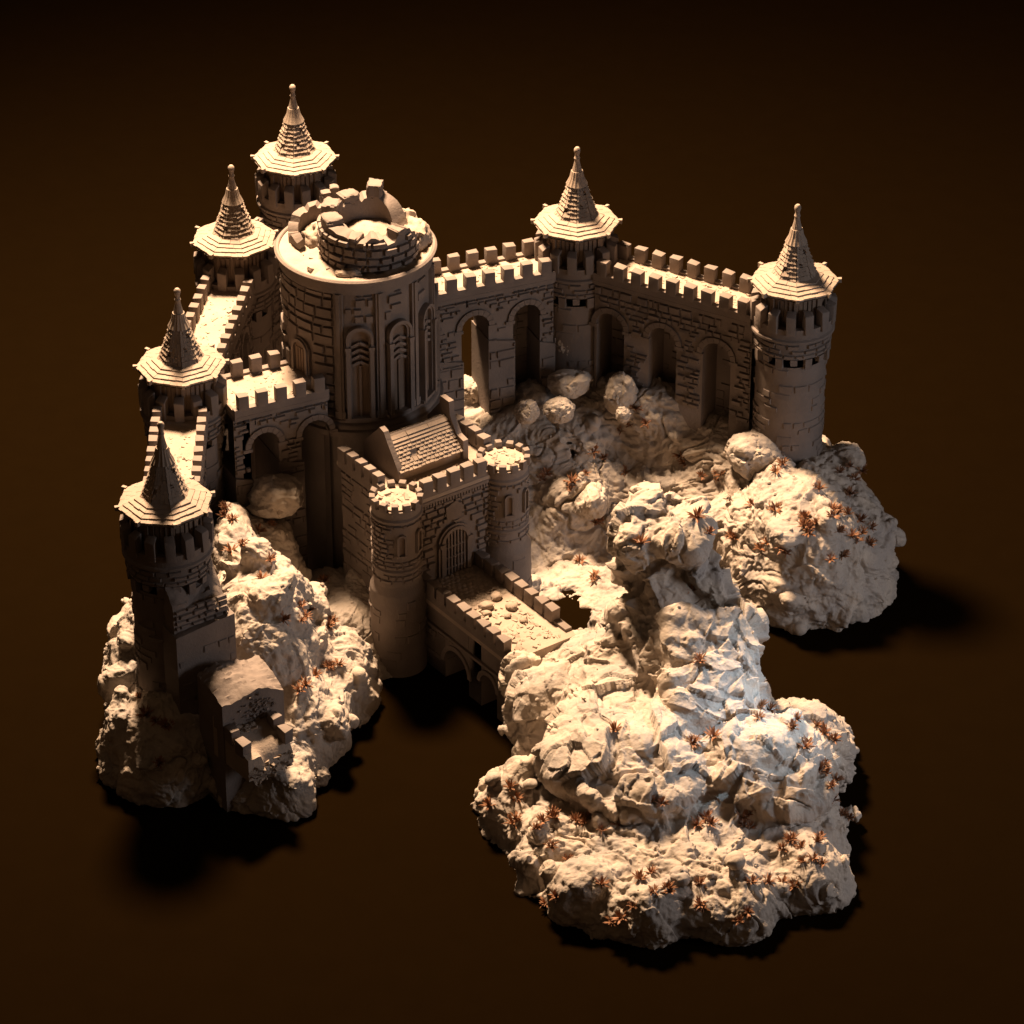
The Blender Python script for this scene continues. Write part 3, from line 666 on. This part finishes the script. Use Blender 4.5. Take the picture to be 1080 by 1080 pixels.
for x in (0, GW):
    q = MB(); q.lathe([(.278, 0), (.274, .92), (.27, .95), (.238, 1.0), (.236, 1.03), (RG, 1.05), (RG, 1.17), (RG+.018, 1.185), (RG+.018, 1.205), (RG, 1.22), (RG-.002, 1.74), (RG+.02, 1.755), (RG+.024, 1.78), (RG+.008, 1.80), (RG+.012, 1.885), (RG-.02, 1.89), (0, 1.89)], 56, (x, 0))
    Pg = lambda u, v, x=x: (x+RG*math.cos(u/RG), RG*math.sin(u/RG), v); Ng = lambda u, v: (math.cos(u/RG), math.sin(u/RG), 0)
    was = [R(-62), R(-112)]
    okw = lambda u, v: not any(abs((((u/RG)-w+math.pi) % (2*math.pi)-math.pi)*RG) < .06 and 1.36 < v < 1.66 for w in was)
    q.stones(Pg, Ng, 0, 2*math.pi*RG, 1.225, 1.735, .052, .075, .011, .008, okw, .06)
    q.stones(Pg, Ng, 0, 2*math.pi*RG, 1.055, 1.165, .05, .08, .010, .008, None, .1)
    Pl = lambda u, v, x=x: (x+.276*math.cos(u/.276), .276*math.sin(u/.276), v); Nl = lambda u, v: (math.cos(u/.276), math.sin(u/.276), 0)
    q.stones(Pl, Nl, 0, 2*math.pi*.276, .1, .88, .09, .13, .006, .012, None, .7)
    flakes(q, x-.13, x+.13, -.13, .13, 1.89, 16, (.01, .045))
    gtw = q.build('gate_tower', M_STONE, gh)
    tf = MB(); tf.lathe([(RG-.004, 1.888), (RG-.01, 1.905), (0, 1.92)], 40, (x, 0)); flakes(tf, x-.13, x+.13, -.13, .13, 1.91, 22, (.01, .04)); tf.build('tower_floor', M_DECK, gtw)
    for i in range(13):
        a = i*2*math.pi/13+.2; put(MER_G, gtw, x+(RG+.002)*math.cos(a), (RG+.002)*math.sin(a), 1.875, a-math.pi/2)
    for w in was:
        M = Matrix.Translation((x, 0, 0))@facing(w+math.pi/2, RG, 1.39); q = MB(); arch_ring(q, .055, .22, .02, -.026, .012, M); q.box(-.05, .05, -.03, .01, -.015, .01, M)
        wn = q.build('window', M_STONE, gtw); g = MB(); g.prism(arch_outline(.055, .22), -.004, .01, M); g.build('pane', M_DARK, wn)
# gabled roof on the platform
x0, x1, y0, y1, hw, hr = .25, .25+.76, .33, .87, .12, .38
rf_ = MB(); ym = (y0+y1)/2; rise = hr-hw; half = (y1-y0)/2
rf_.prism([(y0, ZP), (y1, ZP), (y1, ZP+hw), (ym, ZP+hr), (y0, ZP+hw)], -x1+.02, -x0-.02, Matrix.Rotation(R(90), 4, 'Z'))
for side in (-1, 1):
    sl = math.hypot(rise, half); e0 = Vector((0, ym+side*(half+.03), ZP+hw-.02)); dv = Vector((0, -side*half, rise)).normalized(); nn = Vector((0, side*rise, half)).normalized()
    nrow = 10
    for k in range(nrow):
        v0, v1 = sl*k/nrow, sl*(k+1.2)/nrow
        plank = k >= 7; m = 3 if plank else 15
        offs = 0 if plank else (.5/m if k % 2 else 0)
        for j in range(m+(1 if offs else 0)):
            a, c_ = max(0, j/m-offs), min(1, (j+1)/m-offs)
            if c_-a < .01: continue
            if not plank and side == -1 and k in (3, 4) and j in (4, 5): continue
            lift = .016+random.uniform(-.003, .006); tl = random.uniform(-.004, .004) if not plank else 0; gp = .0025
            X0, X1 = x0+(x1-x0)*a+gp, x0+(x1-x0)*c_-gp
            p = [e0+dv*(v0+tl)+nn*lift, e0+dv*v1+nn*.004]
            vs = [(X0, *p[0].yz), (X1, *p[0].yz), (X1, *p[1].yz), (X0, *p[1].yz)]; lo_ = [(v[0], v[1]-nn.y*.018, v[2]-nn.z*.018) for v in vs]
            rf_.add(vs+lo_, [(0, 1, 2, 3), (0, 4, 5, 1), (1, 5, 6, 2), (3, 7, 4, 0)])
rf_.build('gable_roof', M_TILE, gh, ang=20)
for xg, big in ((x0, 0), (x1, 1)):
    g = MB(); M = Matrix.Rotation(R(90), 4, 'Z'); t = .045; yy = .04
    if big: pts = [(y0-yy, ZP), (y1+yy, ZP), (y1+yy, ZP+hw+.10), (ym+.10, ZP+hr+.08), (ym+.08, ZP+hr+.17), (ym-.07, ZP+hr+.17), (ym-.08, ZP+hr+.03), (y0+.07, ZP+hw+.12), (y0-yy, ZP+hw+.10)]
    else: pts = [(y0-yy, ZP), (y1+yy, ZP), (y1+yy, ZP+hw+.07), (ym+.06, ZP+hr+.06), (ym+.02, ZP+hr+.10), (ym-.05, ZP+hr+.08), (ym-.1, ZP+hr), (y0+.04, ZP+hw+.09), (y0-.01, ZP+hw+.02), (y0-yy, ZP+hw-.03)]
    g.prism(pts, -xg-t, -xg+t*.3, M); o = g.build('gable_wall', M_STONE, gh)

# ------------------------------------------------------------------ bridge
BA = Vector((G1.x, G1.y, 0))+Matrix.Rotation(ga, 3, 'Z')@Vector((cx-.06, FY-.02, 0)); br = empty('bridge', (BA.x, BA.y, 0), ga-math.pi/2)   # local +x runs away from the gate
tag(br, 'crenellated stone bridge with cobbled deck leading from the gate to the front rock', 'bridge')
BL, BH, ZD2 = 1.54, .39, .85
b = MB(); arches = [(.62, .40, .40, 0), (1.16, .26, .42, 0)]
us = sorted({0, BL} | {c-w/2*math.cos(i*math.pi/12) for c, w, *_ in arches for i in range(13)})
for a, e in zip(us[:-1], us[1:]):
    op = arch_z((a+e)/2, arches); za = 0 if op is None else (arch_z(a+1e-5, arches) or 0); ze = 0 if op is None else (arch_z(e-1e-5, arches) or 0)
    for s_ in (-1, 1): b.quad((a, s_*(BH-.04), za), (e, s_*(BH-.04), ze), (e, s_*(BH-.04), ZD2-.1), (a, s_*(BH-.04), ZD2-.1))
    if op is not None: b.quad((a, -BH+.04, za), (e, -BH+.04, ze), (e, BH-.04, ze), (a, BH-.04, za))
for c, w, cr, _ in arches:
    for s_ in (-1, 1):
        b.quad((c+s_*w/2, -BH+.04, 0), (c+s_*w/2, BH-.04, 0), (c+s_*w/2, BH-.04, cr-w/2), (c+s_*w/2, -BH+.04, cr-w/2))
        M = Matrix.Translation((c, s_*(BH-.04), cr-w/2))
        arch_ring(b, w, w/2+.0, .05, -.02, .02, M)
b.quad((BL, -BH+.04, 0), (BL, BH-.04, 0), (BL, BH-.04, ZD2-.1), (BL, -BH+.04, ZD2-.1))
for s_ in (-1, 1):
    b.box(0, BL, min(s_*(BH-.05), s_*(BH-.01)), max(s_*(BH-.05), s_*(BH-.01)), .50, .53)
    okb = lambda u, v: all(abs(u-c) > w/2+.06 or v > cr+.06 for c, w, cr, _ in arches)
    b.stones(lambda u, v: (u, s_*(BH-.04), v), lambda u, v: (0, s_, 0), 0, BL, .05, .49, .075, .13, .01, .01, okb, .3)
b.build('bridge_wall', M_STONE, br)
d = MB(); d.box(0, BL+.05, -BH, BH, ZD2-.1, ZD2)
for i in range(11):                                      # rounded cobbles by the gate
    for j in range(9):
        x, y = .03+i*.055, -.24+j*.06+(.03 if i % 2 else 0)
        if y > .25: continue
        M = Matrix.Translation((x, y, ZD2-.006))@Matrix.Diagonal((.027, .03, .016, 1))
        d.lathe([(1, 0), (.92, .5), (.6, .86), (0, 1)], 10, M=M)
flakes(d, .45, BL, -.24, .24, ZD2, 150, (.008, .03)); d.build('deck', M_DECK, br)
for s_, n in ((-1, 9), (1, 8)):
    p = MB(); p.box(.02, BL-.05, min(s_*(BH-.075), s_*(BH+.002)), max(s_*(BH-.075), s_*(BH+.002)), ZD2-.05, ZD2+.03); p.build('parapet', M_STONE, br)
    for i in range(n): put(MER_B, br, .07+i*.166, s_*(BH-.045), ZD2+.0, 0)

# ------------------------------------------------------------------ ruined wall below the front left tower
d2 = Vector((.55, -.835)); ra_ = math.atan2(d2.y, d2.x)
def slab(pts_top, z0, mat=M_STONE, ns=10, seed=3, name='masonry', parent=None, rough=.02):
    """block between local x0..x1, y0..y1 with an uneven broken top"""
    x0, x1, y0, y1, f = pts_top; mb = MB(); n = ns; rnd = random.Random(seed)
    X = [x0+(x1-x0)*i/n for i in range(n+1)]; Y = [y0+(y1-y0)*i/n for i in range(n+1)]
    z = [[f((x-x0)/(x1-x0), (y-y0)/(y1-y0))+rnd.uniform(-rough, rough) for y in Y] for x in X]
    for i in range(n):
        for j in range(n): mb.quad((X[i], Y[j], z[i][j]), (X[i+1], Y[j], z[i+1][j]), (X[i+1], Y[j+1], z[i+1][j+1]), (X[i], Y[j+1], z[i][j+1]))
        for jj in (0, n): mb.quad((X[i], Y[jj], z0), (X[i+1], Y[jj], z0), (X[i+1], Y[jj], z[i+1][jj]), (X[i], Y[jj], z[i][jj]))
        for ii in (0, n): mb.quad((X[ii], Y[i], z0), (X[ii], Y[i+1], z0), (X[ii], Y[i+1], z[ii][i+1]), (X[ii], Y[i], z[ii][i]))
    return mb
w = empty('ruined_wall', (T1.x, T1.y, 0), ra_); tag(w, 'sheared thick wall end with sunlit broken top, attached to the front left tower', 'ruin', 'ruined wall pieces on the left outcrop')
q = slab((.15, .46, -.22, .36, lambda a, c: 2.36-.42*a-.22*c+.05*math.sin(9*c)), 0, ns=18, seed=5, rough=.02)
q.stones(lambda u, v: (.46, u, v), lambda u, v: (1, 0, 0), -.21, .35, 1.70, 1.93, .06, .10, .014, .012, None, .1); q.build('upper_masonry', M_STONE, w)
q = slab((.15, .53, -.24, .38, lambda a, c: 1.67+.06*c), 0, ns=14, seed=6, rough=.006); q.stones(lambda u, v: (.53, u, v), lambda u, v: (1, 0, 0), -.23, .37, .7, 1.5, .08, .12, .006, .012, None, .75); q.build('lower_masonry', M_STONE, w)
w = empty('broken_pier', (-2.53, -4.92, 0), ra_); tag(w, 'broken square wall pier with jagged bright top and black left side', 'ruin', 'ruined wall pieces on the left outcrop')
q = slab((-.22, .24, -.31, .34, lambda a, c: 1.29+.03*c-.05*a+.05*math.sin(5*c)-.10*max(0, a-.55)*(1+math.sin(7*c))), 0, ns=20, seed=8, rough=.014)
for _ in range(90):
    u, v = random.gauss(.03, .10), 1.02+random.gauss(0, .10)
    if abs(u) < .25: flakes(q, .24, .245, u, u+.01, v, 1, (.008, .022))
q.build('masonry', M_STONE, w)
w = empty('fallen_wall', (-2.38, -5.22, 0), math.atan2(-.78, .62)); tag(w, 'low fallen wall walk with six loose merlons in front of the broken pier', 'ruin', 'ruined wall pieces on the left outcrop')
q = slab((-.30, .26, -.25, .25, lambda a, c: .99-.20*a-.12*max(0, a-.85)*6*(c > .3)), .56, ns=14, seed=11, rough=.006)
flakes(q, -.24, .02, -.2, .1, .93, 40, (.008, .03))
for _ in range(60):
    v = random.uniform(-.24, .24); flakes(q, .24, .27, v, v+.01, random.uniform(.52, .70), 1, (.012, .04))
q.build('walkway', M_DECK, w)
for k in range(3):
    for s_ in (-1, 1): put(MER_B, w, -.17+k*.165+.03*s_, s_*.215, .90-.058*k, random.uniform(-.1, .1))

# ------------------------------------------------------------------ boulders
def boulder(px, py, z, r, seed, label, squash=(1, 1, 1), mat=M_ROCK):
    p = at(px, py, z); o = mound('boulder', None, (0, 0, 0), [r*s_ for s_ in squash], seed, mat, 5, .22, 1.5); o.location = p
    tag(o, label, 'boulder'); return o
boulder(797, 478, 1.30, .27, 21, 'big rounded boulder lying against the foot of the right end tower', (1.05, .9, .85))
boulder(291, 523, 1.45, .25, 22, 'grey boulder wedged under the two left arches beside the keep', (1.1, .9, .8))
boulder(257, 652, 1.15, .21, 23, 'pale squarish boulder right of the broken wall stub', (.8, .8, 1.1))
boulder(596, 362, 1.85, .14, 24, 'upright stone leaning on the pier under the middle back tower', (.8, .8, 1.5))
boulder(655, 415, 1.55, .20, 25, 'tall rounded rock on the slope under the shadowed arcade', (.8, .8, 1.1))
boulder(657, 437, 1.45, .08, 26, 'small round rock at the base of the tall rounded rock')
boulder(590, 432, 1.45, .15, 27, 'grey rock below the upright stone, above the gatehouse right tower', (1.1, .9, .9))
boulder(556, 434, 1.45, .13, 28, 'dark rock beside the tall pier of the back arcade', (1, .9, 1))
boulder(600, 405, 1.6, .17, 29, 'broad dim boulder in the shade of the middle back tower', (1.3, .9, .9))
boulder(496, 412, 1.3, .14, 30, 'rounded stone glimpsed through the arch right of the keep', (1, 1, 1))
boulder(576, 724, .62, .17, 31, 'broken block with pitted bright top at the bridge end', (.8, .8, 1.1))
for k, (x, y, r, lab) in enumerate([(.70, -.05, .06, 'largest fallen stone in the middle of the bridge deck'), (.62, .12, .055, 'slab-like fallen stone near the right bridge parapet'), (.85, .14, .055, 'tilted fallen stone close to the right merlons of the bridge'),
                                    (.80, -.12, .04, 'small dark fallen stone left of the large one on the bridge'), (.95, .02, .035, 'small fallen stone towards the rock end of the bridge'), (1.1, .1, .04, 'last fallen stone before the bridge runs into the rock')]):
    p = Vector((BA.x, BA.y, 0))+Matrix.Rotation(ga-math.pi/2, 3, 'Z')@Vector((x, y, 0)); o = mound('fallen_stone', None, (0, 0, 0), (r*1.2, r, r*.7), 60+k, M_DECK, 3, .3, 1.6); o.location = (p.x, p.y, ZD2+r*.4); o.rotation_euler = (0, 0, k)
    tag(o, lab, 'stone', 'fallen stones on the bridge deck')

# ------------------------------------------------------------------ spiky tufts
def tuft_mesh(seed):
    rnd = random.Random(seed); mb = MB()
    for k in range(26):
        a = rnd.uniform(0, 2*math.pi); lean = rnd.uniform(.05, .95); L = rnd.uniform(.55, 1.0); w = rnd.uniform(.07, .11)
        dx, dy = math.cos(a), math.sin(a); tn = Vector((-dy, dx, 0)); pr = []
        for t in (0, .35, .7, 1):
            b_ = lean*(1+.35*t); pr.append(Vector((dx*math.sin(b_)*L*t, dy*math.sin(b_)*L*t, max(.02, math.cos(b_)*L*t)))+Vector((dx, dy, 0))*.08)
        vs = []
        for t, p in zip((0, .35, .7, 1), pr):
            ww = w*(1-.25*t)*(1 if t < .9 else .05); vs += [p-tn*ww, p+tn*ww, p+Vector((0, 0, ww*.7))]
        fs = []
        for j in range(3):
            o = j*3; fs += [(o, o+3, o+5, o+2), (o+2, o+5, o+4, o+1), (o+1, o+4, o+3, o)]
        mb.add(vs, fs)
    return mb.mesh('spiky_tuft', M_PLANT, 60)
TUFTS = [tuft_mesh(s_) for s_ in range(4)]
TP = {  # pixel positions of the tufts in the photograph, each set down on the rock it grows from
 'front_edge': [(545, 842), (516, 849), (538, 830), (541, 868), (565, 873), (584, 862), (612, 862), (635, 875), (652, 868), (581, 892), (599, 906), (618, 863), (586, 945), (634, 932), (675, 927), (690, 940), (705, 940), (655, 968), (668, 955), (704, 937), (738, 932), (741, 957), (789, 962), (784, 870), (810, 930)],
 'front_right': [(793, 930), (838, 935), (847, 908), (858, 905), (862, 887), (845, 893), (880, 780), (870, 805), (872, 815), (877, 829), (880, 843), (896, 862), (898, 845), (870, 772), (862, 765), (840, 758), (836, 768), (852, 783), (802, 745), (800, 757), (790, 858), (750, 868), (745, 862), (698, 847), (888, 858), (882, 823), (835, 885), (825, 895)],
 'crest': [(748, 562), (676, 572), (730, 622), (738, 697), (752, 777), (731, 783), (735, 545), (648, 770)],
 'right_hill': [(897, 491), (901, 505), (897, 521), (878, 537), (883, 540), (884, 560), (907, 548), (909, 562), (864, 515), (850, 546), (861, 551), (829, 583), (818, 537), (818, 497), (793, 532), (775, 567), (815, 480), (830, 476), (802, 578), (905, 570), (853, 562), (876, 590), (760, 500), (740, 502)],
 'slope': [(626, 476), (636, 482), (618, 500), (603, 508), (572, 505), (602, 515), (655, 454), (682, 446), (670, 430), (612, 592), (626, 612), (632, 550), (660, 498), (718, 480)],
 'left_hill': [(236, 543), (245, 548), (286, 553), (273, 560), (255, 573), (285, 590), (276, 610), (299, 653), (318, 638), (322, 650), (333, 712), (322, 722), (316, 728), (352, 655), (346, 660), (350, 703), (358, 700), (165, 760), (176, 765), (167, 805), (147, 735), (118, 645), (228, 540), (238, 536), (342, 612), (362, 590)],
}
TL = {'front_edge': ('rust brown spiky tuft along the lower left edge of the front rock', 'spiky tufts along the lower left edge of the front rock'),
      'front_right': ('rust brown spiky tuft on the right rim of the front rock', 'spiky tufts on the right rim of the front rock'),
      'crest': ('dark rust spiky tuft clinging to the tall bright crest of the front rock', 'spiky tufts on the tall crest'),
      'right_hill': ('rust brown spiky tuft on the boulder hill below the right end tower', 'spiky tufts on the right hill'),
      'slope': ('dark spiky tuft on the shaded slope under the back arcade', 'spiky tufts on the shaded slope'),
      'left_hill': ('rust brown spiky tuft on the left outcrop', 'spiky tufts on the left outcrop')}
for key, pts in TP.items():
    more = [(x+random.uniform(-13, 13), y+random.uniform(-9, 9)) for x, y in pts if random.random() < .5] if key != 'crest' else []
    for px, py in pts+more:
        dv = ray(px, py).normalized(); best = None
        for tr in ROCKS:
            h = tr.ray_cast(CAM, dv)
            if h[0] is not None and (best is None or h[3] < best[3]): best = h
        if best is None or best[0].z < .03: continue
        n_ = best[1]; up = (n_*.45+Vector((0, 0, .8))).normalized()
        o = link('spiky_tuft', random.choice(TUFTS)); sc = random.uniform(.075, .112)*(1.2 if key == 'crest' else 1)
        o.matrix_world = Matrix.Translation(best[0]-up*.012)@up.to_track_quat('Z', 'Y').to_matrix().to_4x4()@Matrix.Rotation(random.uniform(0, 6), 4, 'Z')@Matrix.Scale(sc, 4)
        tag(o, TL[key][0], 'plant', TL[key][1])

# ------------------------------------------------------------------ pebbles lying on the rocks
pb = MB(); rp = random.Random(5)
for _ in range(520):
    x, y = rp.uniform(-4.1, 4.1), rp.uniform(-7.4, -.2); z0 = Vector((x, y, 6)); best = None
    for tr in ROCKS:
        h = tr.ray_cast(z0, Vector((0, 0, -1)))
        if h[0] is not None and (best is None or h[3] < best[3]): best = h
    if best is None or best[0].z < .08 or best[1].z < .45: continue
    r = rp.uniform(.010, .028)*(1.5 if rp.random() < .1 else 1)
    M = Matrix.Translation(best[0]+Vector((0, 0, r*.25)))@Matrix.Rotation(rp.uniform(0, 7), 4, 'Z')@Matrix.Rotation(rp.uniform(-.5, .5), 4, 'X')@Matrix.Diagonal((r, r*rp.uniform(.6, 1), r*rp.uniform(.5, .8), 1))
    j = lambda: rp.uniform(.75, 1.2)
    vs = [M@Vector((math.cos(k*1.047)*(1 if zz == 0 else .62)*j(), math.sin(k*1.047)*(1 if zz == 0 else .62)*j(), zz)) for zz in (-.7, 0, .75) for k in range(6)]
    pb.add(vs, [(k+6*l, (k+1) % 6+6*l, (k+1) % 6+6*l+6, k+6*l+6) for l in (0, 1) for k in range(6)]+[(12, 13, 14, 15, 16, 17)])
tag(pb.build('pebbles', M_ROCK), 'tiny loose pebbles scattered over the rocks', 'pebbles', kind='stuff')

# ------------------------------------------------------------------ light
wd = bpy.data.worlds.new('World'); scene.world = wd; wd.use_nodes = True
bg = wd.node_tree.nodes['Background']; bg.inputs['Color'].default_value = (1, .58, .30, 1); bg.inputs['Strength'].default_value = .045
def spot(name, loc, target, power, colr, angle, blend, radius):
    l = bpy.data.lights.new(name, 'SPOT'); l.energy = power; l.color = colr; l.spot_size = R(angle); l.spot_blend = blend; l.shadow_soft_size = radius
    o = bpy.data.objects.new(name, l); col.objects.link(o); o.location = loc
    o.rotation_euler = (Vector(target)-Vector(loc)).to_track_quat('-Z', 'Y').to_euler(); return o
def area(name, loc, target, power, colr, size, spread=180):
    l = bpy.data.lights.new(name, 'AREA'); l.energy = power; l.color = colr; l.shape = 'DISK'; l.size = size; l.spread = R(spread)
    o = bpy.data.objects.new(name, l); col.objects.link(o); o.location = loc
    o.rotation_euler = (Vector(target)-Vector(loc)).to_track_quat('-Z', 'Y').to_euler(); return o
spot('key_lamp', (-3.4, 4.4, 16.0), (.2, -4.0, 0), 63000, (1, .67, .41), 142, 1, 1.3)
area('fill_lamp', (10.6, -7.2, 4.2), (0, -2.8, .6), 76, (.98, .95, 1), 4.2, 75)
spot('pool_lamp', (7, -5.0, 7.5), (2.1, -5.15, .9), 4200, (.60, .80, 1), 13, 1, .5)

scene.view_settings.view_transform = 'Standard'; scene.view_settings.look = 'None'
scene.view_settings.exposure = 0; scene.view_settings.gamma = 1
